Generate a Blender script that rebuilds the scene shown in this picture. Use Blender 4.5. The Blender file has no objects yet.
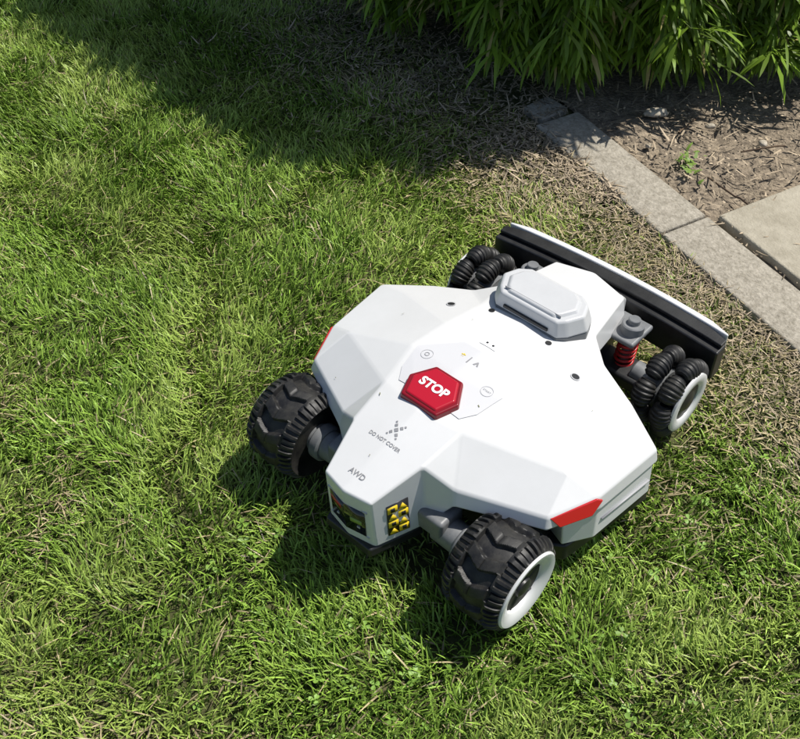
import bpy, bmesh, math, numpy as np
from mathutils import Matrix, Vector
from mathutils.bvhtree import BVHTree
sc=bpy.context.scene
sc.view_settings.view_transform='Standard'; sc.view_settings.look='None'; sc.view_settings.exposure=0
def link(o,parent=None):
    sc.collection.objects.link(o)
    if parent: o.parent=parent
    return o
# ---------------- camera
H=1.4096; PITCH=46.07; ROLL=-0.98; F=1016.04
cd=bpy.data.cameras.new('camera'); cam=link(bpy.data.objects.new('camera',cd))
cam.matrix_world=Matrix.Translation((0,0,H))@Matrix.Rotation(math.radians(90-PITCH),4,'X')@Matrix.Rotation(math.radians(ROLL),4,'Z')
cd.sensor_width=36; cd.lens=F/800*36; cd.clip_start=.02; cd.clip_end=500; sc.camera=cam
# ---------------- light
AZ=20; EL=60
ld=bpy.data.lights.new('sun','SUN'); ld.energy=5.0; ld.angle=math.radians(.5); ld.color=(1,.965,.90)
sun=link(bpy.data.objects.new('sun',ld))
sd=Vector((math.cos(math.radians(EL))*math.cos(math.radians(AZ)),math.cos(math.radians(EL))*math.sin(math.radians(AZ)),math.sin(math.radians(EL))))
sun.rotation_euler=sd.to_track_quat('Z','Y').to_euler()
w=bpy.data.worlds.new('World'); sc.world=w; w.use_nodes=True
nt=w.node_tree; bg=nt.nodes['Background']; st=nt.nodes.new('ShaderNodeTexSky'); st.sky_type='NISHITA'; st.sun_disc=False
st.sun_elevation=math.radians(EL); st.sun_rotation=math.radians(90-AZ); nt.links.new(st.outputs[0],bg.inputs[0]); bg.inputs[1].default_value=.09
# ---------------- helpers
def mesh_np(name,V,faces_list,mat,cols=None,smooth=True,parent=None):
    me=bpy.data.meshes.new(name); V=np.asarray(V,np.float32)
    me.vertices.add(len(V)); me.vertices.foreach_set('co',V.ravel())
    loops=np.concatenate([f.ravel() for f in faces_list]).astype(np.int32)
    tot=np.concatenate([np.full(len(f),f.shape[1]) for f in faces_list]).astype(np.int32)
    start=np.concatenate([[0],np.cumsum(tot)[:-1]]).astype(np.int32)
    me.loops.add(len(loops)); me.loops.foreach_set('vertex_index',loops)
    me.polygons.add(len(tot)); me.polygons.foreach_set('loop_start',start); me.polygons.foreach_set('loop_total',tot)
    me.polygons.foreach_set('use_smooth',np.full(len(tot),smooth))
    me.update(calc_edges=True)
    if cols is not None:
        a=me.color_attributes.new('col','FLOAT_COLOR','POINT')
        c=np.ones((len(V),4),np.float32); c[:,:3]=cols; a.data.foreach_set('color',c.ravel())
    me.materials.append(mat)
    o=bpy.data.objects.new(name,me); return link(o,parent)
def vnoise(x,y,s,seed):
    r=np.random.default_rng(seed).random((256,256)); x=np.asarray(x)/s+50; y=np.asarray(y)/s+50
    xi=np.floor(x).astype(int); yi=np.floor(y).astype(int); fx=x-xi; fy=y-yi; fx=fx*fx*(3-2*fx); fy=fy*fy*(3-2*fy)
    g=lambda a,b:r[a%256,b%256]
    return (g(xi,yi)*(1-fx)+g(xi+1,yi)*fx)*(1-fy)+(g(xi,yi+1)*(1-fx)+g(xi+1,yi+1)*fx)*fy
def fbm(x,y,s,seed,o=3):
    t=0;a=1;n=0
    for i in range(o): t=t+a*vnoise(x,y,s,seed+i); n+=a; a*=.5; s*=.5
    return t/n
def sstep(a,b,x): t=np.clip((x-a)/(b-a),0,1); return t*t*(3-2*t)
def newmat(name):
    m=bpy.data.materials.new(name); m.use_nodes=True; return m,m.node_tree,m.node_tree.nodes['Principled BSDF']
def leafmat(name,trans=.3,rough=.5,gloss=.06):
    m=bpy.data.materials.new(name); m.use_nodes=True; nt=m.node_tree; nt.nodes.clear(); N=nt.nodes.new; L=nt.links.new
    a=N('ShaderNodeAttribute'); a.attribute_name='col'; d=N('ShaderNodeBsdfDiffuse'); L(a.outputs['Color'],d.inputs['Color']); last=d
    if trans>0:
        t=N('ShaderNodeBsdfTranslucent'); L(a.outputs['Color'],t.inputs['Color'])
        m1=N('ShaderNodeMixShader'); m1.inputs[0].default_value=trans; L(d.outputs[0],m1.inputs[1]); L(t.outputs[0],m1.inputs[2]); last=m1
    if gloss>0:
        g=N('ShaderNodeBsdfGlossy'); g.inputs['Roughness'].default_value=rough
        m2=N('ShaderNodeMixShader'); m2.inputs[0].default_value=gloss
        L(last.outputs[0],m2.inputs[1]); L(g.outputs[0],m2.inputs[2]); last=m2
    o=N('ShaderNodeOutputMaterial'); L(last.outputs[0],o.inputs[0]); return m
def noisemat(name,c1,c2,scale=20,rough=.9,bump=.3,bscale=80,spec=.25,lo=.35,hi=.65,bd=.01):
    m,nt,b=newmat(name); tc=nt.nodes.new('ShaderNodeTexCoord')
    n=nt.nodes.new('ShaderNodeTexNoise'); n.inputs['Scale'].default_value=scale; n.inputs['Detail'].default_value=8; n.inputs['Roughness'].default_value=.7
    r=nt.nodes.new('ShaderNodeValToRGB'); r.color_ramp.elements[0].position=lo; r.color_ramp.elements[1].position=hi
    r.color_ramp.elements[0].color=(*c1,1); r.color_ramp.elements[1].color=(*c2,1)
    nt.links.new(tc.outputs['Object'],n.inputs['Vector']); nt.links.new(n.outputs['Fac'],r.inputs[0]); nt.links.new(r.outputs[0],b.inputs['Base Color'])
    b.inputs['Roughness'].default_value=rough; b.inputs['Specular IOR Level'].default_value=spec
    if bump>0:
        n2=nt.nodes.new('ShaderNodeTexNoise'); n2.inputs['Scale'].default_value=bscale; n2.inputs['Detail'].default_value=6; nt.links.new(tc.outputs['Object'],n2.inputs['Vector'])
        bp=nt.nodes.new('ShaderNodeBump'); bp.inputs['Strength'].default_value=bump; bp.inputs['Distance'].default_value=bd
        nt.links.new(n2.outputs['Fac'],bp.inputs['Height']); nt.links.new(bp.outputs[0],b.inputs['Normal'])
    return m
# ---------------- layout
K0=np.array([.370,2.176]); KD=np.array([.467,-.884]); KN=np.array([.884,.467]); KW=.135
def ks(x,y): return (x-K0[0])*KN[0]+(y-K0[1])*KN[1]
def kt(x,y): return (x-K0[0])*KD[0]+(y-K0[1])*KD[1]
ZG=-.028
MX,MY,YAW=.1456,1.1755,math.radians(47.03)
def mow(x,y):
    x=x-MX;y=y-MY; return x*math.cos(YAW)+y*math.sin(YAW),-x*math.sin(YAW)+y*math.cos(YAW)
g=noisemat('ground_soil',(.045,.055,.018),(.13,.13,.05),scale=9,bump=.6,bscale=60)
n=160; gx=np.concatenate([[-60,-20,-8],np.linspace(-3,3,n),[8,20,60]]); gy=np.concatenate([[-60,-20,-6],np.linspace(-1,5,n),[8,20,60]])
X,Y=np.meshgrid(gx,gy,indexing='ij'); Z=ZG-.006+.012*fbm(X,Y,.12,3)*(np.abs(X)<3)
S=ks(X,Y); Z=np.where((S>-.01)&((S>KW+.03)|(kt(X,Y)>-.06)),ZG-.035,Z)
nn=len(gx); idx=np.arange(nn*nn).reshape(nn,nn)
mesh_np('ground',np.stack([X,Y,Z],-1).reshape(-1,3),[np.stack([idx[:-1,:-1],idx[1:,:-1],idx[1:,1:],idx[:-1,1:]],-1).reshape(-1,4)],g)
# grass
def blades(P,az,l0,l1,h,wd,twist):
    n=len(P); ts=[0,.45,.78,1]; ws=[1,.95,.65,0]; cur=P.copy(); prev=0
    side=np.stack([-np.sin(az+twist),np.cos(az+twist),0*az],-1); out=[]
    for t,wk in zip(ts,ws):
        if t>0:
            tm=(t+prev)/2; a=l0+(l1-l0)*tm; dt=(t-prev)
            cur=cur+np.stack([np.cos(az)*np.sin(a),np.sin(az)*np.sin(a),np.cos(a)],-1)*(h*dt)[:,None]
        prev=t
        if wk>0: out+= [cur-side*(wd*wk/2)[:,None],cur+side*(wd*wk/2)[:,None]]
        else: out.append(cur.copy())
    V=np.stack(out,1).reshape(-1,3); b=np.arange(n)[:,None]*7
    return V,np.concatenate([b+np.array([0,1,3,2]),b+np.array([2,3,5,4])]),b+np.array([4,5,6])
def lawn(n,xr,yr,hs,ws,seed,inner):
    r=np.random.default_rng(seed); x=r.uniform(*xr,n); y=r.uniform(*yr,n)
    ins=(np.abs(x)<.42+.30*y)&(y>.5)&(y<3.0)
    k=ins if inner else ~ins
    x=x[k];y=y[k]
    s=ks(x,y); dry=sstep(-.42,-.06,s+.35*(fbm(x,y,.25,11)-.5))
    dry=np.maximum(dry,.42*sstep(.56,.74,fbm(x,y,.3,21)+.12*sstep(.1,.9,x)-.06*sstep(0,-.5,x)))
    dry=np.maximum(dry,.9*sstep(2.1,2.5,y+.3*(x-.1))*sstep(-.6,-.0,x))
    dens=(1-.35*dry)*(.65+.35*sstep(.3,.5,fbm(x,y,.05,31)))
    mx,my=mow(x,y); under=(np.abs(mx)<.28)&(np.abs(my)<.2)
    for cx in(-.236,.255):
        for cy in (-.22,.22): under|=(np.abs(mx-cx)<.03)&(np.abs(my-cy)<.05)
    keep=(s<-.004+.02*(r.random(len(x))-.3))&(r.random(len(x))<dens)&(~under|(r.random(len(x))<.3)); x=x[keep];y=y[keep];dry=dry[keep];under=under[keep];m=len(x)
    h=hs*(.55+.9*r.random(m))*(.7+.6*fbm(x,y,.09,41))*(1-.4*dry)*np.where(under,.6,1)
    az=2*np.pi*(vnoise(x,y,.16,51)*1.3)+r.normal(0,1.1,m); l0=np.abs(r.normal(.32,.3,m)); l1=l0+np.abs(r.normal(.65,.45,m))
    z=ZG+np.zeros(m)
    c=np.array([.225,.355,.052])*np.ones((m,1)); tone=r.random(m)[:,None]
    c=c*(.45+.95*tone); c=c+(np.array([.44,.54,.13])-c)*(sstep(.40,.70,fbm(x,y,.2,61)+.05*sstep(0,-.6,x))*.55)[:,None]
    c=c*(.85+.35*fbm(x,y,.45,91))[:,None]
    straw=(r.random(m)<.035+.60*dry); sc_=np.array([.50,.41,.23])*(.4+.8*r.random((m,1))); c=np.where(straw[:,None],sc_,c)
    l0=np.where(straw,r.uniform(.9,1.5,m),l0); l1=np.where(straw,l0+.2,l1)
    z=np.where(straw,z+r.uniform(.002,.018,m),z)
    V,Q,T=blades(np.stack([x,y,z],-1),az,l0,l1,h,ws*(.6+.7*r.random(m)),r.normal(0,.6,m))
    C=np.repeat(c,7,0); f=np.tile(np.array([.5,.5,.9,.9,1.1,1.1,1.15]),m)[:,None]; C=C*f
    return V,Q,T,C
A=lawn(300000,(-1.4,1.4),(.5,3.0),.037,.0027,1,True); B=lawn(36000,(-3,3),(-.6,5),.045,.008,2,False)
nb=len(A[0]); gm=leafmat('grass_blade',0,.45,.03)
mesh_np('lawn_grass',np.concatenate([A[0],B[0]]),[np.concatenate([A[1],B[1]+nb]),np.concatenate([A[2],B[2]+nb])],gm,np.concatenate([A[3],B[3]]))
# clover / broad-leaf weeds in the lawn
def clover():
    r=np.random.default_rng(9); V=[];Fq=[];Cc=[]
    cents=[(.02,.75),(-.12,.8),(.1,.72),(-.25,.95),(.3,.78),(.45,.95),(-.35,.75),(.55,1.1),(-.6,1.3),(.35,.68),(-.1,.68),(-.4,1.9)]
    for cx,cy in cents:
        for i in range(9):
            x=cx+r.normal(0,.06); y=cy+r.normal(0,.05); mx_,my_=mow(x,y)
            if abs(mx_)<.37 and abs(my_)<.31: continue
            z=ZG+r.uniform(.012,.028); a0=r.uniform(0,6.28); s_=r.uniform(.004,.0078); tx,ty=r.normal(0,.3,2); col=np.array([.24,.40,.07])*r.uniform(.7,1.3)
            for k in range(3):
                a=a0+k*2.094; ca,sa=math.cos(a),math.sin(a); b=len(V)
                for (u,v) in ((0,0),(.7,.55),(1.25,.5),(1.35,0),(1.25,-.5),(.7,-.55)):
                    px=(u*ca-v*sa)*s_; py=(u*sa+v*ca)*s_; V.append((x+px,y+py,z+px*tx+py*ty+abs(v)*s_*.3)); Cc.append(col)
                Fq+=[(b,b+1,b+2,b+3),(b,b+3,b+4,b+5)]
    mesh_np('clover_patch',np.array(V),[np.array(Fq)],leafmat('clover_leaf',.2,.45,.03),np.array(Cc))
clover()
# soil bed
n=170; a=np.linspace(-1.6,2.4,n); b=np.linspace(KW,2.6,n); TT,SS=np.meshgrid(a,b,indexing='ij')
X=K0[0]+KD[0]*-TT+KN[0]*SS; Y=K0[1]+KD[1]*-TT+KN[1]*SS
Z=-.026+.038*(fbm(X,Y,.1,71,4)-.5)
idx=np.arange(n*n).reshape(n,n)
soil=noisemat('bed_soil',(.13,.105,.078),(.40,.325,.235),scale=45,bump=1,bscale=130)
mesh_np('soil_bed',np.stack([X,Y,Z],-1).reshape(-1,3),[np.stack([idx[:-1,:-1],idx[1:,:-1],idx[1:,1:],idx[:-1,1:]],-1).reshape(-1,4)],soil)
def litter(n,fn,seed,L,W,z0,pw=4):
    r=np.random.default_rng(seed); x,y=fn(r,n); m=len(x)
    az=r.uniform(0,6.28,m); l0=r.uniform(1.3,1.65,m); ln=L[0]+(L[1]-L[0])*r.random(m)**pw
    V,Q,T=blades(np.stack([x,y,z0+.013*r.random(m)],-1),az,l0,l0+r.normal(0,.3,m),ln,r.uniform(*W,m),r.normal(0,.2,m))
    c=np.array([.45,.36,.25])*(.25+1.0*r.random((m,1))); return V,Q,T,np.repeat(c,7,0)
def f_bed(r,n):
    t=r.uniform(-2.2,1.3,n); s=r.uniform(KW,2.0,n); return K0[0]+KD[0]*t+KN[0]*s,K0[1]+KD[1]*t+KN[1]*s
def f_edge(r,n):
    t=r.uniform(-1.2,.3,n); s=np.where(t<-.06,KW,KW*.1)-np.abs(r.normal(0,.3,n))*sstep(.45,-.4,t); return K0[0]+KD[0]*t+KN[0]*s,K0[1]+KD[1]*t+KN[1]*s
def f_dry(r,n):
    t=r.uniform(-.1,1.2,n); s=-np.abs(r.normal(0,.10,n)); return K0[0]+KD[0]*t+KN[0]*s,K0[1]+KD[1]*t+KN[1]*s
Ls=[litter(28000,f_bed,5,(.005,.055),(.0015,.0055),-.016),litter(4600,f_edge,6,(.01,.06),(.002,.005),-.016),litter(3600,f_dry,8,(.008,.035),(.001,.0025),-.018,2)]
vv=[];qq=[];t3=[];cc=[];nb=0
for l in Ls: vv.append(l[0]);qq.append(l[1]+nb);t3.append(l[2]+nb);cc.append(l[3]);nb+=len(l[0])
mesh_np('dry_leaf_litter',np.concatenate(vv),[np.concatenate(qq),np.concatenate(t3)],leafmat('dry_leaf',0,.7,.02),np.concatenate(cc),smooth=False)
def stone(name,corner,u,v,lu,lv,h,top,mat,seed,bev=.006):
    bm=bmesh.new(); bmesh.ops.create_cube(bm,size=1)
    bmesh.ops.scale(bm,vec=(lu,lv,h),verts=bm.verts); bmesh.ops.bevel(bm,geom=bm.edges[:],offset=bev,segments=3,profile=.6,affect='EDGES')
    me=bpy.data.meshes.new(name); bm.to_mesh(me); bm.free(); me.materials.append(mat)
    for p in me.polygons: p.use_smooth=True
    o=link(bpy.data.objects.new(name,me)); ang=math.atan2(u[1],u[0])
    c=np.array(corner)+np.array(u)*lu/2+np.array(v)*lv/2
    o.location=(c[0],c[1],top-h/2); o.rotation_euler=(seed%3*.004-.004,(seed%2)*.006-.003,ang); return o
gran=noisemat('kerb_stone',(.22,.195,.15),(.50,.455,.375),scale=90,bump=.7,bscale=160,bd=.005,lo=.3,hi=.7)
slabm=noisemat('slab_concrete',(.32,.285,.215),(.50,.455,.36),scale=22,bump=.5,bscale=220,bd=.004,lo=.3,hi=.7)
kerb=link(bpy.data.objects.new('kerb',None))
for i in range(0,4):
    o=stone('kerb_stone_%d'%(i+1),K0+KD*(i*.5-.04),KD,KN,.494,KW-.004,.12,-.008,gran,i+3); o.parent=kerb
o=stone('kerb_end_block',K0+KD*(-.13)+KN*.02,np.array([.6,-.8]),np.array([.8,.6]),.075,.09,.08,-.010,gran,3); o.parent=kerb
sc0=K0+KD*.475+KN*(KW+.012)
for i in range(3):
  for j in range(3):
    stone('paving_slab',sc0+KD*(.508*i)+KN*(.508*j),KD,KN,.5,.5,.05,-.002,slabm,i+j)
def pebble(name,x,y,z,s_,mat,seed):
    bm=bmesh.new(); bmesh.ops.create_icosphere(bm,subdivisions=3,radius=1); r=np.random.default_rng(seed); f=r.normal(0,1,(4,3))
    for v in bm.verts:
        d=sum(math.sin(2.2*v.co.dot(Vector(q))+i)*.09 for i,q in enumerate(f)); v.co*=1+d; v.co.x*=s_[0];v.co.y*=s_[1];v.co.z*=s_[2]
    me=bpy.data.meshes.new(name); bm.to_mesh(me); bm.free(); me.materials.append(mat)
    for p in me.polygons: p.use_smooth=True
    o=link(bpy.data.objects.new(name,me)); o.location=(x,y,z); return o
pst=noisemat('pale_stone',(.35,.30,.22),(.6,.54,.44),scale=60)
pebble('stone',.665,2.262,-.010,(.030,.017,.013),pst,4)
pebble('stone',.79,2.20,-.014,(.012,.009,.008),pst,6); pebble('stone',.90,2.12,-.012,(.010,.012,.008),pst,7); pebble('stone',.62,2.12,-.014,(.008,.009,.006),pst,8)
TW=noisemat('twig_bark',(.06,.04,.03),(.16,.11,.07),bump=0)
def twig(x0,y0,x1,y1):
    cu=bpy.data.curves.new('twig','CURVE'); cu.dimensions='3D'; cu.bevel_depth=.0022; s_=cu.splines.new('POLY'); s_.points.add(5); r=np.random.default_rng(int(x0*100))
    for i in range(6):
        t=i/5; s_.points[i].co=(x0+(x1-x0)*t+r.normal(0,.003),y0+(y1-y0)*t+r.normal(0,.003),-.004+r.normal(0,.002),1)
    cu.materials.append(TW); link(bpy.data.objects.new('twig',cu))
twig(.735,1.97,.80,1.86); twig(.84,2.08,.95,2.10); twig(.70,2.16,.76,2.22)
def weed(x,y):
    r=np.random.default_rng(3); n=26; P=np.stack([x+r.normal(0,.012,n),y+r.normal(0,.03,n),-.02+r.uniform(0,.03,n)],-1)
    V,Q,T=blades(P,r.uniform(0,6.28,n),r.uniform(.4,1.2,n),r.uniform(1.2,1.8,n),r.uniform(.015,.032,n),r.uniform(.006,.011,n),r.normal(0,.2,n))
    mesh_np('weed_sprig',V,[Q,T],leafmat('weed_leaf',.2,.5,.03),np.array([.20,.31,.06])*np.ones((len(V),3)))
weed(.70,2.03)
# bamboo
def bamboo():
    r=np.random.default_rng(17); LP=[];AZ_=[];L0=[];L1_=[];HH=[];WW=[];CC=[]; CV=[];CF=[];cv=0
    sx=math.cos(math.radians(AZ))/math.tan(math.radians(EL)); sy=math.sin(math.radians(AZ))/math.tan(math.radians(EL))
    bx_=[-2,-1.4,-1.09,-.73,-.39,-.16,.1,.29,.42,.63,.9,1.2,2.6]; by_=[4.2,3.3,2.94,2.60,2.23,2.04,2.05,2.01,2.12,2.28,2.36,2.42,2.42]  # wanted shade outline on the lawn; leaves are pruned to cast it
    def tube(pts,rad):
        nonlocal cv
        k=5
        for i,p in enumerate(pts):
            for j in range(k):
                a=j*2*math.pi/k; CV.append((p[0]+rad*math.cos(a),p[1]+rad*math.sin(a),p[2]))
        for i in range(len(pts)-1):
            for j in range(k): CF.append((cv+i*k+j,cv+i*k+(j+1)%k,cv+(i+1)*k+(j+1)%k,cv+(i+1)*k+j))
        cv+=len(pts)*k
    def cane(bx,by,hgt,reach,da,nl,tmin=.15,big=1):
        pts=[]
        for t in np.linspace(0,1,9):
            d=reach*t**2; pts.append((bx+math.cos(da)*d,by+math.sin(da)*d,hgt*(math.sin(t*2.1)/1.0)*1.0-.02))
        if big>1:
            e=pts[-1]
            if e[1]-sy*e[2] < np.interp(e[0]-sx*e[2],bx_,by_)-.02: return
        tube(pts,.0025)
        pts=np.array(pts)
        for k in range(nl):
            t=r.uniform(tmin,1)*8; i=min(int(t),7); p=pts[i]+(pts[i+1]-pts[i])*(t-i)+r.normal(0,.03*big,3)
            if p[2]>.25:
                q=p-np.array([0,0,.05])
                if q[1]-sy*q[2] < np.interp(q[0]-sx*q[2],bx_,by_)+.05+r.normal(0,.03): continue
            if big>1 and p[1]<2.78-.5*max(0,p[2]-.2) and p[2]<.7: continue
            a0=-math.pi/2+r.normal(0,.8)
            for q in range(r.integers(4,8)):
                LP.append(p+r.normal(0,.008,3)); AZ_.append(a0+r.normal(0,.6)); l=r.uniform(1.2,2.3); L0.append(l); L1_.append(l+r.uniform(.3,1.0))
                HH.append(r.uniform(.08,.145)*big); WW.append(r.uniform(.009,.015)*big); CC.append(np.array([.19,.31,.03])*(.35+1.0*r.random()) if r.random()>.05 else np.array([.42,.36,.14]))
    for ci in range(520):  # tall back canes, mostly out of frame, added to shade the lawn
        bx=r.uniform(-.45,1.1); by=2.60+max(0,.5-bx)*.6+.6*r.random()
        h=r.uniform(.7,1.85); cane(bx,by,h,r.uniform(.1,.6)*min(1,h),-math.pi/2+r.normal(0,.6),18,big=1.4)
    for ci in range(270):
        bx=r.uniform(-.1,2.3); by=2.47+.25*r.random()
        if bx<.35: by+=.30*(.35-bx)/.45
        by+=.035*math.sin(bx*9)+.04*math.sin(bx*23+1)-.03*math.exp(-((bx-.6)/.2)**2)
        cane(bx,by,r.uniform(.12,.5),r.uniform(.08,.26),-math.pi/2+r.normal(0,.5),13,.3)
    LP=np.array(LP); LP[:,2]=np.maximum(LP[:,2],.06); m=len(LP)
    V,Q,T=blades(LP,np.array(AZ_),np.array(L0),np.array(L1_),np.array(HH),np.array(WW),r.normal(0,.5,m))
    V=V.reshape(m,7,3); mid=(V[:,0]+V[:,1])/2; V[:,0]=mid+(V[:,0]-mid)*.25; V[:,1]=mid+(V[:,1]-mid)*.25; V=V.reshape(-1,3)
    V[:,2]=np.maximum(V[:,2],-.01+.01*r.random(len(V)))
    root=link(bpy.data.objects.new('bamboo_hedge',None))
    mesh_np('leaves',V,[Q,T],leafmat('bamboo_leaf',.3,.4,.03),np.repeat(np.array(CC),7,0),parent=root)
    mesh_np('canes',np.array(CV),[np.array(CF)],noisemat('bamboo_cane',(.10,.11,.03),(.2,.2,.06),bump=0),parent=root)
bamboo()
# =================== MOWER ===================
mower=link(bpy.data.objects.new('robot_lawn_mower',None)); mower.location=(MX,MY,0); mower.rotation_euler=(0,0,YAW)
def simple(name,c,rough=.4,spec=.5,metal=0,coat=0):
    m,nt,b=newmat(name); b.inputs['Base Color'].default_value=(*c,1); b.inputs['Roughness'].default_value=rough; b.inputs['Specular IOR Level'].default_value=spec; b.inputs['Metallic'].default_value=metal; b.inputs['Coat Weight'].default_value=coat
    return m
WHITE=noisemat('white_plastic',(.67,.67,.66),(.715,.715,.71),5,rough=.25,bump=.04,bscale=900,spec=.5,bd=.0005)
LGREY=simple('pale_grey_plastic',(.5,.5,.51),.4)
MODG=noisemat('module_grey',(.54,.545,.55),(.59,.595,.60),scale=12,rough=.32,bump=.04,bscale=900,spec=.5,bd=.0005)
MGREY=simple('grey_print',(.27,.27,.28),.5)
GREYP=noisemat('grey_casting',(.15,.155,.16),(.22,.225,.23),scale=30,rough=.45,bump=.1,bscale=300,spec=.5,bd=.001)
BLACK=noisemat('black_plastic',(.012,.012,.013),(.03,.03,.03),scale=20,rough=.4,bump=.1,bscale=300,spec=.5,bd=.001)
RUBBER=noisemat('black_rubber',(.010,.010,.011),(.055,.052,.044),scale=38,rough=.5,bump=.15,bscale=300,spec=.4,bd=.001,lo=.4,hi=.8)
RED=simple('red_button',(.45,.006,.02),.25,.5,0,.4)
REDD=simple('red_button_rim',(.22,.004,.012),.3,.5)
REDL=simple('red_lens',(.52,.012,.012),.15,.6,0,.6)
TEXTW=simple('white_print',(.85,.85,.85),.5)
YEL=simple('yellow_print',(.75,.55,.02),.5)
SPRING=simple('red_spring',(.5,.02,.02),.35)
GLASS=simple('dark_window',(.01,.012,.012),.06,.8)
def poly(name,V,Fc,mat,bev=.004,seg=3,mirror=False,ang=15,parent=mower):
    bm=bmesh.new(); vs=[bm.verts.new(v) for v in V]
    for f in Fc: bm.faces.new([vs[i] for i in f])
    bmesh.ops.recalc_face_normals(bm,faces=bm.faces)
    me=bpy.data.meshes.new(name); bm.to_mesh(me); bm.free(); me.materials.append(mat)
    for p in me.polygons: p.use_smooth=True
    o=link(bpy.data.objects.new(name,me),parent)
    if mirror: 
        m=o.modifiers.new('m','MIRROR'); m.use_axis=(False,True,False); m.use_clip=True; m.merge_threshold=.0005
    if bev: 
        m=o.modifiers.new('b','BEVEL'); m.width=bev; m.segments=seg; m.limit_method='ANGLE'; m.angle_limit=math.radians(ang); m.harden_normals=True
    return o
def prism(name,pts,z0,z1,mat,inset=0,bev=.004,tilt=None,**k):
    n=len(pts); c=np.mean(pts,0); P=np.array(pts); top=c+(P-c)*(1-inset)
    f0=z0 if callable(z0) else (lambda x,y:z0); f1=z1 if callable(z1) else (lambda x,y:z1)
    V=[(*p,f0(*p)) for p in P]+[(*p,f1(*p)) for p in top]
    Fc=[list(range(n))[::-1],list(range(n,2*n))]+[[i,(i+1)%n,n+(i+1)%n,n+i] for i in range(n)]
    return poly(name,V,Fc,mat,bev,**k)
def box(name,x0,x1,y0,y1,z0,z1,mat,bev=.004,inset=0):
    return prism(name,[(x0,y0),(x1,y0),(x1,y1),(x0,y1)],z0,z1,mat,inset,bev,ang=30)
def lathe(name,prof,seg,axis_loc,mat,parent=mower,rot=None,smooth=True):
    V=[];Fc=[];k=len(prof)
    for i in range(seg):
        t=2*math.pi*i/seg
        for r_,a_ in prof: V.append((r_*math.cos(t),a_,r_*math.sin(t)))
    for i in range(seg):
        for j in range(k-1):
            Fc.append((i*k+j,i*k+j+1,((i+1)%seg)*k+j+1,((i+1)%seg)*k+j))
    o=mesh_np(name,V,[np.array(Fc)],mat,smooth=smooth,parent=parent); o.location=axis_loc
    if rot: o.rotation_euler=rot
    m=o.modifiers.new('e','EDGE_SPLIT'); m.split_angle=math.radians(35)
    return o
def rod(name,p,q,r,mat,seg=20):
    p=Vector(p);q=Vector(q);L=(q-p).length
    o=lathe(name,[(0,0),(r*.9,0),(r,r*.1),(r,L-r*.1),(r*.9,L),(0,L)],seg,p,mat); o.rotation_euler=(q-p).to_track_quat('Y','Z').to_euler(); return o
# --- top shell
C=[(-.345,.192),(-.24,.2215),(-.18,.239),(-.09,.246),(0,.242),(.09,.228),(.2,.214),(.31,.200)]
S=[(-.335,.048,.190),(-.246,.072,.216),(-.165,.080,.231),(-.08,.098,.239),(0,.092,.236),(.09,.085,.222),(.17,.098,.206),(.295,.075,.194)]
V=[(x,0,z) for x,z in C]+S
W={'w0':(-.224,.118,.178),'w1':(-.162,.250,.164),'w2':(-.082,.284,.166),'w3':(.060,.298,.163),'w4':(.10,.225,.176),'w5':(.135,.142,.190),'m1':(-.092,.234,.190),'m2':(.048,.228,.191)}
ix={}
for k_,v_ in W.items(): ix[k_]=len(V); V.append(v_)
c=lambda i:i
s=lambda i:8+i
Fc=[[c(i),c(i+1),s(i+1),s(i)] for i in range(7)]
Fc+=[[s(1),s(2),ix['w0']],[s(2),ix['m1'],ix['w1'],ix['w0']],[s(2),s(3),ix['m1']],[s(3),s(4),ix['m2'],ix['m1']],[s(4),s(5),ix['w5'],ix['m2']],[s(5),s(6),ix['w5']],
     [ix['m1'],ix['w2'],ix['w1']],[ix['m1'],ix['m2'],ix['w3'],ix['w2']],[ix['m2'],ix['w5'],ix['w4'],ix['w3']]]
rim=[c(0),s(0),s(1),ix['w0'],ix['w1'],ix['w2'],ix['w3'],ix['w4'],ix['w5'],s(6),s(7),c(7)]
low={}
off={c(0):(-.340,0,.075),s(0):(-.330,.050,.075),s(1):(-.252,.084,.085),ix['w0']:(-.232,.124,.148),ix['w1']:(-.170,.254,.142),ix['w2']:(-.080,.290,.138),ix['w3']:(.062,.303,.135),ix['w4']:(.100,.232,.145),ix['w5']:(.135,.150,.155),s(6):(.172,.104,.155),s(7):(.305,.080,.13),c(7):(.322,0,.125)}
for r_ in rim: low[r_]=len(V); V.append(off[r_])
for a_,b_ in zip(rim[:-1],rim[1:]): Fc.append([a_,b_,low[b_],low[a_]])
inn={}
for r_ in rim:
    x,y,z=off[r_]; inn[r_]=len(V); V.append((x*.8,y*.8,z-.002))
for a_,b_ in zip(rim[:-1],rim[1:]): Fc.append([low[a_],low[b_],inn[b_],inn[a_]])
shell=poly('top_shell',V,Fc,WHITE,bev=.0045,seg=3,mirror=True,ang=6)
bpy.context.view_layer.update()
dg=bpy.context.evaluated_depsgraph_get(); bvh=BVHTree.FromObject(shell,dg)
def drop(o_me,off_,parent,mat,name):
    for v in o_me.vertices:
        h=bvh.ray_cast(Vector((v.co.x,v.co.y,1)),Vector((0,0,-1)))
        if h[0]: v.co.z=h[0].z+off_
    o_me.materials.clear(); o_me.materials.append(mat); return link(bpy.data.objects.new(name,o_me),parent)
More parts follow.
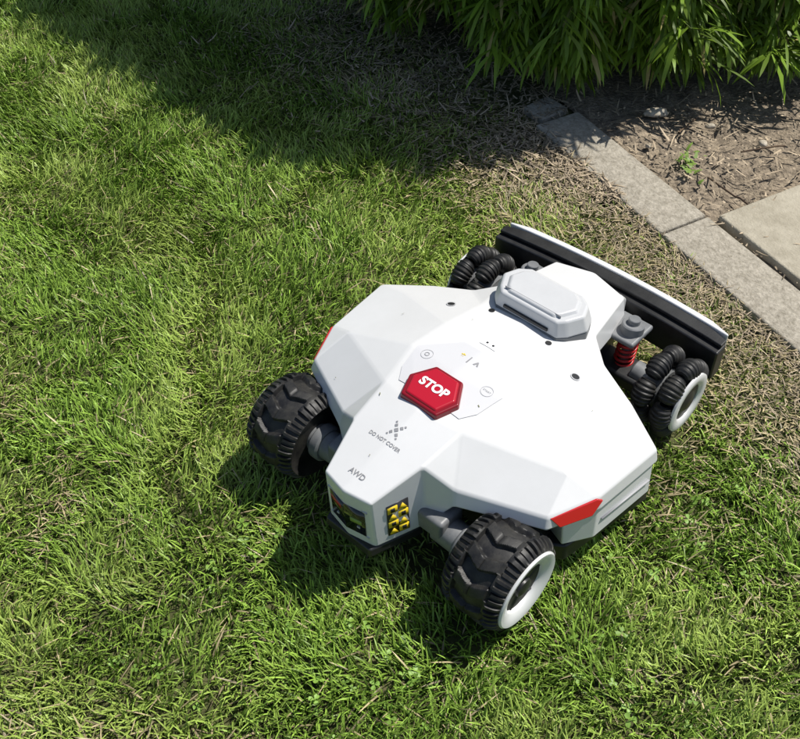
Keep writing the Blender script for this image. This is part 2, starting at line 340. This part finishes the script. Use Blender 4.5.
def text(name,s_,x,y,size,mat,off_=.0009,bold=0,drop_=True,z=0,sx=1):
    cu=bpy.data.curves.new(name,'FONT'); cu.body=s_; cu.size=size; cu.align_x='CENTER'; cu.align_y='CENTER'; cu.offset=bold
    t=bpy.data.objects.new(name,cu); sc.collection.objects.link(t); bpy.context.view_layer.update()
    me=bpy.data.meshes.new_from_object(t.evaluated_get(bpy.context.evaluated_depsgraph_get())); bpy.data.objects.remove(t)
    me.transform(Matrix.Translation((x,y,z))@Matrix.Rotation(-math.pi/2,4,'Z')@Matrix.Scale(sx,4,(1,0,0)))
    if drop_: return drop(me,off_,mower,mat,name)
    me.materials.clear(); me.materials.append(mat); return link(bpy.data.objects.new(name,me),mower)
def decal(name,pts,mat,off_=.0006,cuts=3):
    bm=bmesh.new(); bm.faces.new([bm.verts.new((*p,0)) for p in pts]); bmesh.ops.triangulate(bm,faces=bm.faces[:])
    for i in range(cuts): bmesh.ops.subdivide_edges(bm,edges=bm.edges[:],cuts=1,use_grid_fill=True)
    me=bpy.data.meshes.new(name); bm.to_mesh(me); bm.free(); 
    return drop(me,off_,mower,mat,name)
PANEL=simple('panel_grey',(.62,.62,.63),.4)
decal('control_panel',[(-.15,.062),(-.125,.078),(-.075,.088),(-.02,.035),(-.02,-.035),(-.075,-.088),(-.125,-.078),(-.15,-.062)],PANEL,.0012,5)
def ring(name,x,y,r0,r1,mat,off_=.0018):
    bm=bmesh.new(); n=32
    a=[bm.verts.new((x+r0*math.cos(t*2*math.pi/n),y+r0*math.sin(t*2*math.pi/n),0)) for t in range(n)]
    b=[bm.verts.new((x+r1*math.cos(t*2*math.pi/n),y+r1*math.sin(t*2*math.pi/n),0)) for t in range(n)]
    for i in range(n): bm.faces.new((a[i],a[(i+1)%n],b[(i+1)%n],b[i]))
    me=bpy.data.meshes.new(name); bm.to_mesh(me); bm.free(); drop(me,off_,mower,mat,name)
MG2=simple('button_outline',(.38,.38,.39),.5)
ring('power_button',-.082,.062,.0098,.0105,MG2); ring('power_icon',-.082,.062,.003,.0042,MGREY)
ring('start_button',-.082,-.062,.0098,.0105,MG2); text('start_label','START',-.082,-.062,.005,MGREY,.0018)
text('mow_icon','*',-.050,.016,.018,YEL,.0018,.0006); text('bar_icon','|',-.048,.001,.016,MGREY,.0018,.0004); text('home_icon','^',-.052,-.014,.02,MGREY,.0018,.0006)
decal('sensor_plate',[(-.004,.016),(.012,.012),(.012,-.012),(-.004,-.016)],TEXTW,.0010,2)
ring('sensor_dot_1',.004,.006,.0002,.0022,BLACK,.0016); ring('sensor_dot_2',.004,-.006,.0002,.0022,BLACK,.0016)
for sgn in (1,-1):
    ring('mount_hole',.062,.132*sgn,.0003,.0065,BLACK,.0010); ring('mount_hole_rim',.062,.132*sgn,.0065,.0085,LGREY,.0014)
    ring('screw_recess',.084,.060*sgn,.0002,.0055,BLACK,.0010)
text('do_not_cover_label','DO NOT COVER',-.248,.003,.0082,MGREY,.0010,.0001)
text('awd_label','AWD',-.312,0,.0125,MGREY,.0010,.0002)
for i,(dx,dy,l) in enumerate([(0,0,.007),(.0065,.0055,.0055),(.0065,-.0055,.0055),(-.0065,.0055,.0055),(-.0065,-.0055,.0055),(.0115,.009,.0035),(.0115,-.009,.0035),(-.0115,.009,.0035),(-.0115,-.009,.0035)]):
    cx,cy=-.224+dx,dy; q=l*.6
    decal('emblem_part',[(cx-q,cy),(cx,cy-q),(cx+q,cy),(cx,cy+q)],MGREY,.0009,1)
rr_=np.random.default_rng(12); SPK=simple('grass_debris',(.2,.2,.1),.8)
for i in range(9):
    cx=rr_.uniform(-.28,.12); cy=rr_.uniform(-.06,.06) if cx<-.2 else rr_.uniform(-.2,.2); a_=rr_.uniform(0,6.28); l=rr_.uniform(.0008,.0025); w_=rr_.uniform(.0004,.0008)
    if -.27<cx<-.09 and abs(cy)<.06: continue
    ux,uy=math.cos(a_),math.sin(a_)
    decal('debris_speck',[(cx-ux*l-uy*w_,cy-uy*l+ux*w_),(cx-ux*l+uy*w_,cy-uy*l-ux*w_),(cx+ux*l+uy*w_,cy+uy*l-ux*w_),(cx+ux*l-uy*w_,cy+uy*l+ux*w_)],SPK,.0022,1)
# STOP button
hexp=np.array([(-.176,.037),(-.137,.052),(-.097,.028),(-.097,-.028),(-.137,-.052),(-.176,-.037)])
sl=lambda x,y:.2455+(x+.137)*.085
prism('stop_button_rim',hexp*1.0,lambda x,y:sl(x,y)-.012,lambda x,y:sl(x,y)+.003,REDD,.03,.003)
ctr=hexp.mean(0)
prism('stop_button_face',ctr+(hexp-ctr)*.88,lambda x,y:sl(x,y)-.002,lambda x,y:sl(x,y)+.0062,RED,.08,.0028)
t_=text('stop_label','STOP',-.137,0,.0225,TEXTW,bold=.0009,drop_=False,sx=1.0)
for v in t_.data.vertices: v.co.z=sl(v.co.x,v.co.y)+.0070
for sgn in (1,-1):
    Vo=[(-.161,.2515,.1625),(-.086,.2848,.1655),(-.076,.2895,.158),(-.102,.2895,.144),(-.153,.2660,.1455)]
    Vi=[(x+.008,y-.022,z-.003) for x,y,z in Vo]
    Vv=[(x,y*sgn,z) for x,y,z in Vo+Vi]
    poly('tail_light',Vv,[[0,1,2,3,4],[5,6,7,8,9],[0,1,6,5],[1,2,7,6],[2,3,8,7],[3,4,9,8],[4,0,5,9]],REDL,.0015,2)
    Vv=[(-.140,.262,.140),(-.078,.284,.142),(.058,.297,.140),(.095,.236,.145),(.088,.236,.072),(.050,.305,.070),(-.085,.290,.070),(-.132,.262,.074)]
    Vi=[(x*.9,y*.86,z) for x,y,z in Vv]
    Vv=[(x,y*sgn,z) for x,y,z in Vv+Vi]
    Fq=[[0,1,6,7],[1,2,5,6],[2,3,4,5],[8,9,14,15],[9,10,13,14],[10,11,12,13],[0,1,9,8],[1,2,10,9],[2,3,11,10],[7,6,14,15],[6,5,13,14],[5,4,12,13],[0,7,15,8],[3,4,12,11]]
    poly('side_skirt',Vv,Fq,WHITE,.003,2)
    for za in (.106,):
        Vg=[(-.070,.2915*sgn,za),(.045,.3045*sgn,za-.002),(.045,.3045*sgn,za-.0045),(-.070,.2915*sgn,za-.0025)]
        Vg+= [(x,y-.004*sgn,z) for x,y,z in Vg]
        poly('skirt_groove',Vg,[[0,1,2,3],[4,5,6,7],[0,1,5,4],[1,2,6,5],[2,3,7,6],[3,0,4,7]],MG2,0)
    prism('deck_guard',[(-.175,.20*sgn),(-.13,.270*sgn),(.06,.302*sgn),(.13,.24*sgn),(.13,.1*sgn),(-.15,.1*sgn)],.034,.07,BLACK,.03,.005)
prism('cutting_deck',[(-.17,.24),(.14,.25),(.14,-.25),(-.17,-.24)],.03,.12,BLACK,.08,.01)
prism('chassis',[(-.315,.040),(-.24,.062),(.10,.13),(.17,.09),(.30,.07),(.30,-.07),(.17,-.09),(.10,-.13),(-.24,-.062),(-.315,-.040)],.055,.150,BLACK,.0,.006)
prism('tail_lower_guard',[(-.343,.050),(-.25,.082),(-.25,-.082),(-.343,-.050)],.060,.078,BLACK,.04,.004)
xr=lambda z:-.345+(.19-z)*(.005/.115)
def backquad(name,y0,y1,z0,z1,mat,o=.0015,th=.004):
    Vv=[(xr(z0)-o+abs(y0)*.2,y0,z0),(xr(z0)-o+abs(y1)*.2,y1,z0),(xr(z1)-o+abs(y1)*.2,y1,z1),(xr(z1)-o+abs(y0)*.2,y0,z1)]
    Vv+=[(x+th,y,z) for x,y,z in Vv]
    poly(name,Vv,[[0,1,2,3],[4,5,6,7],[0,1,5,4],[1,2,6,5],[2,3,7,6],[3,0,4,7]],mat,0)
backquad('charge_window_l',0,.036,.098,.160,GLASS); backquad('charge_window_r',-.036,0,.098,.160,GLASS)
backquad('window_red_print',.008,.034,.140,.150,REDL,.0025); backquad('window_white_print',-.026,.022,.112,.116,LGREY,.0025); backquad('window_painted_reflection',-.030,-.010,.124,.134,simple('green_reflection',(.25,.35,.08),.5),.0025)  # greenish reflection in the window is painted as a flat green quad
backquad('window_frame_top',-.041,.041,.1605,.164,LGREY,.002); backquad('window_frame_bottom',-.041,.041,.094,.0975,LGREY,.002)
for sgn in (1,-1):
    def sp(t,z,o):
        k=(z-.075)/.12
        a0=Vector((-.330-.005*k,.050-.002*k,0)); b0=Vector((-.252+.006*k,.084-.011*k,0))
        p=a0.lerp(b0,t); return Vector((p.x,(p.y+o),z))
    def sq(name,t0,t1,z0,z1,mat,o):
        Vv=[sp(t0,z0,o),sp(t1,z0,o),sp(t1,z1,o),sp(t0,z1,o)]+[sp(t0,z0,o-.003),sp(t1,z0,o-.003),sp(t1,z1,o-.003),sp(t0,z1,o-.003)]
        Vv=[(v.x,v.y*sgn,v.z) for v in Vv]
        poly(name,Vv,[[0,1,2,3],[4,5,6,7],[0,1,5,4],[1,2,6,5],[2,3,7,6],[3,0,4,7]],mat,0)
    sq('warning_label',.26,.68,.096,.168,BLACK,.0026)
    for i in range(2):
        for j in range(4):
            t0=.275+.20*i; z0=.0985+.017*j
            if (i+j)%2: 
                sq('warning_pictogram',t0,t0+.185,z0,z0+.0145,YEL,.0036)
                sq('warning_pictogram_mark',t0+.05,t0+.13,z0+.003,z0+.011,BLACK,.0044)
            else:
                Vv=[sp(t0+.01,z0+.001,.0040),sp(t0+.175,z0+.001,.0040),sp(t0+.092,z0+.014,.0040)]+[sp(t0+.01,z0+.001,.002),sp(t0+.175,z0+.001,.002),sp(t0+.092,z0+.014,.002)]
                Vv=[(v.x,v.y*sgn,v.z) for v in Vv]
                poly('warning_triangle',Vv,[[0,1,2],[3,4,5],[0,1,4,3],[1,2,5,4],[2,0,3,5]],YEL,0)
# vision module
mp=[(.098,.063),(.113,.077),(.146,.094),(.176,.082),(.192,.060),(.192,-.060),(.176,-.082),(.146,-.094),(.113,-.077),(.098,-.063)]
mt=np.array(mp); mc=mt.mean(0)
prism('vision_module_base',mp,.203,.227,GREYP,.0,.003)
prism('vision_module_body',mc+(mt-mc)*1.02,.226,.257,MODG,.12,.005)
prism('vision_module_cap',mc+(mt-mc)*.80,.254,.262,MODG,.12,.003)
box('vision_lens_slot',.0955,.1005,-.046,.046,.233,.239,BLACK,.001)
box('vision_seam',.1150,.1162,-.058,.058,.256,.2624,MG2,.0004)
prism('front_nose',[(.30,.070),(.345,.055),(.345,-.055),(.30,-.070)],.09,lambda x,y:.190-(x-.30)*1.0,WHITE,.0,.005)
def bar(name,xf0,xf1,z0,z1,hw,mat,bev):
    n=13; ys=np.linspace(-hw,hw,n); bow=lambda y:.014*(1-(y/hw)**2)
    P=[(xf1+bow(y)-(.008 if abs(y)>hw*.98 else 0),y) for y in ys]+[(xf0+bow(y),y) for y in ys[::-1]]
    return prism(name,P,z0,z1,mat,0,bev,ang=30)
bar('bumper_cover',.379,.392,.080,.146,.244,WHITE,.003)
bar('bumper_bar',.338,.378,.066,.134,.250,BLACK,.004)
bar('bumper_top_lip',.352,.378,.136,.1435,.248,BLACK,.002)
for sgn in (1,-1): rod('bumper_mount',(.28,.055*sgn,.10),(.345,.09*sgn,.10),.012,BLACK)
def tyre(name,R,w,loc,sgn):
    na,nsx=360,41; th=np.linspace(0,2*np.pi,na,endpoint=False); s_=np.linspace(-1,1,nsx); T_,S_=np.meshgrid(th,s_,indexing='ij')
    base=R*(1-.07*np.abs(S_)**2-.10*np.abs(S_)**6)
    N=11; ph=(T_*N/(2*np.pi)+.5*np.abs(S_)*1.0)%1
    big=sstep(.0,.06,ph)*(1-sstep(.55,.62,ph)); cen=1-sstep(.50,.56,np.abs(S_))
    ribs=.5+.5*np.sign(np.sin(T_*N*4)); outer=sstep(.60,.66,np.abs(S_))*(1-sstep(.93,1,np.abs(S_)))
    groove=np.exp(-((np.abs(S_)-.58)/.035)**2); cg=np.exp(-(S_/.04)**2)
    lug=((T_*N/(2*np.pi)+.25)%1<.5)
    d=-.0085*big*cen-.0045*ribs*outer-.006*groove*(~lug) -.003*cg*(1-big) +.002*outer*lug
    r=base+d
    V=np.stack([r*np.cos(T_),S_*w/2,r*np.sin(T_)],-1)
    idx=np.arange(na*nsx).reshape(na,nsx); V=V.reshape(-1,3); nx=np.roll(idx,-1,0)
    Fq=[np.stack([idx[:,:-1],idx[:,1:],nx[:,1:],nx[:,:-1]],-1).reshape(-1,4)]
    for sg,col in ((-1,0),(1,nsx-1)):
        pr=idx[:,col]
        for rr,ya in ((.78,.485),(.74,.45),(.55,.42),(.02,.42)):
            nv=np.stack([rr*R*np.cos(th),np.full(na,sg*ya*w),rr*R*np.sin(th)],-1); ni=np.arange(na)+len(V); V=np.concatenate([V,nv])
            Fq.append(np.stack([pr,ni,np.roll(ni,-1),np.roll(pr,-1)],-1)); pr=ni
    o=mesh_np(name,V,Fq,RUBBER,parent=mower); o.location=loc
    m=o.modifiers.new('e','EDGE_SPLIT'); m.split_angle=math.radians(40)
    return o
def disc(name,prof,loc,sgn,mat): 
    return lathe(name,[(r_,a_*sgn) for r_,a_ in prof],64,loc,mat)
for sgn in (1,-1):
    tag='left' if sgn>0 else 'right'
    loc=(-.236,.219*sgn,.0805); wd=.108; R=.085
    tyre('rear_tyre_'+tag,R,wd,loc,sgn)
    h=wd/2
    disc('rear_rim_'+tag,[(.0685,h-.006),(.0685,h+.001),(.066,h+.0035),(.060,h+.003),(.046,h-.002),(.043,h-.006),(.042,h-.014)],loc,sgn,WHITE)
    disc('rear_hub_dark_'+tag,[(.043,h-.012),(.030,h-.014),(.018,h-.012),(.016,h-.004),(.010,h-.002),(0,h-.002)],loc,sgn,BLACK)
    for a_ in range(5):
        t=a_*2*math.pi/5+.3; rod('rim_spoke',(loc[0]+.016*math.cos(t),sgn*(.219+h-.010),loc[2]+.016*math.sin(t)),(loc[0]+.043*math.cos(t),sgn*(.219+h-.010),loc[2]+.043*math.sin(t)),.003,BLACK,8)
    rod('wheel_motor_'+tag,(-.236,.10*sgn,.088),(-.236,.182*sgn,.084),.026,GREYP,28)
    rod('motor_collar_'+tag,(-.236,.145*sgn,.085),(-.236,.166*sgn,.084),.033,GREYP,28)
    box('suspension_arm_'+tag,-.262,-.205,min(.07*sgn,.125*sgn),max(.07*sgn,.125*sgn),.085,.128,GREYP,.008)
    xf,tf,Rf=.255,.212,.079
    for k,(oy,ph) in enumerate(((-.0215,0),(.0215,.5))):
        n=7; rt=.0205; Rc=Rf-rt
        for i in range(n):
            a0=(i+ph)*2*math.pi/n; half=math.pi/n*.90; m_,kk=29,20; V=[];Fq=[]
            for a_ in range(m_):
                u=-1+2*a_/(m_-1); t=a0+u*half
                rr=rt*(1-.34*u*u)*(1-.10*(1 if (a_//2)%2 else 0))
                if abs(u)>.99: rr*=.6
                for b_ in range(kk):
                    f=b_*2*math.pi/kk; rad=Rc+rr*math.cos(f)
                    V.append((rad*math.cos(t),rr*math.sin(f)+oy*sgn,rad*math.sin(t)))
            for a_ in range(m_-1):
                for b_ in range(kk): Fq.append((a_*kk+b_,a_*kk+(b_+1)%kk,(a_+1)*kk+(b_+1)%kk,(a_+1)*kk+b_))
            o=mesh_np('omni_roller',V,[np.array(Fq)],RUBBER,parent=mower); o.location=(xf,tf*sgn,Rf)
            m=o.modifiers.new('e','EDGE_SPLIT'); m.split_angle=math.radians(30)
        rod('omni_core',(xf,(tf+oy-.016)*sgn,Rf),(xf,(tf+oy+.016)*sgn,Rf),.040,GREYP,32)
    loc=(xf,tf*sgn,Rf); h=.0425
    disc('omni_hub_cap_'+tag,[(.058,h-.004),(.058,h),(.054,h+.002),(.040,h+.001),(.036,h-.002),(.035,h-.006)],loc,sgn,WHITE)
    disc('omni_hub_dark_'+tag,[(.036,h-.004),(.02,h-.003),(.012,h+.001),(0,h+.001)],loc,sgn,BLACK)
    box('front_arm_'+tag,.225,.285,min(.06*sgn,.17*sgn),max(.06*sgn,.17*sgn),.055,.085,BLACK,.008)
    rod('shock_body_'+tag,(.262,.112*sgn,.07),(.272,.112*sgn,.150),.009,GREYP)
    rod('shock_tower_'+tag,(.272,.112*sgn,.140),(.275,.112*sgn,.168),.021,GREYP,24)
    rod('shock_cap_'+tag,(.275,.112*sgn,.166),(.276,.112*sgn,.178),.011,GREYP,24)
    box('tower_bracket_'+tag,.24,.31,min(.07*sgn,.135*sgn),max(.07*sgn,.135*sgn),.140,.152,GREYP,.005)
    rod('knuckle_'+tag,(.255,.14*sgn,.085),(.255,.19*sgn,.080),.020,GREYP,24)
    cu=bpy.data.curves.new('coil','CURVE'); cu.dimensions='3D'; cu.bevel_depth=.0028; sp_=cu.splines.new('POLY'); N_=120; sp_.points.add(N_-1)
    for i in range(N_):
        t=i/(N_-1); sp_.points[i].co=(.262+.01*t+.0165*math.cos(t*6*2*math.pi),.112*sgn+.0165*math.sin(t*6*2*math.pi),.078+.062*t,1)
    o=link(bpy.data.objects.new('coil_spring_'+tag,cu),mower); cu.materials.append(SPRING)
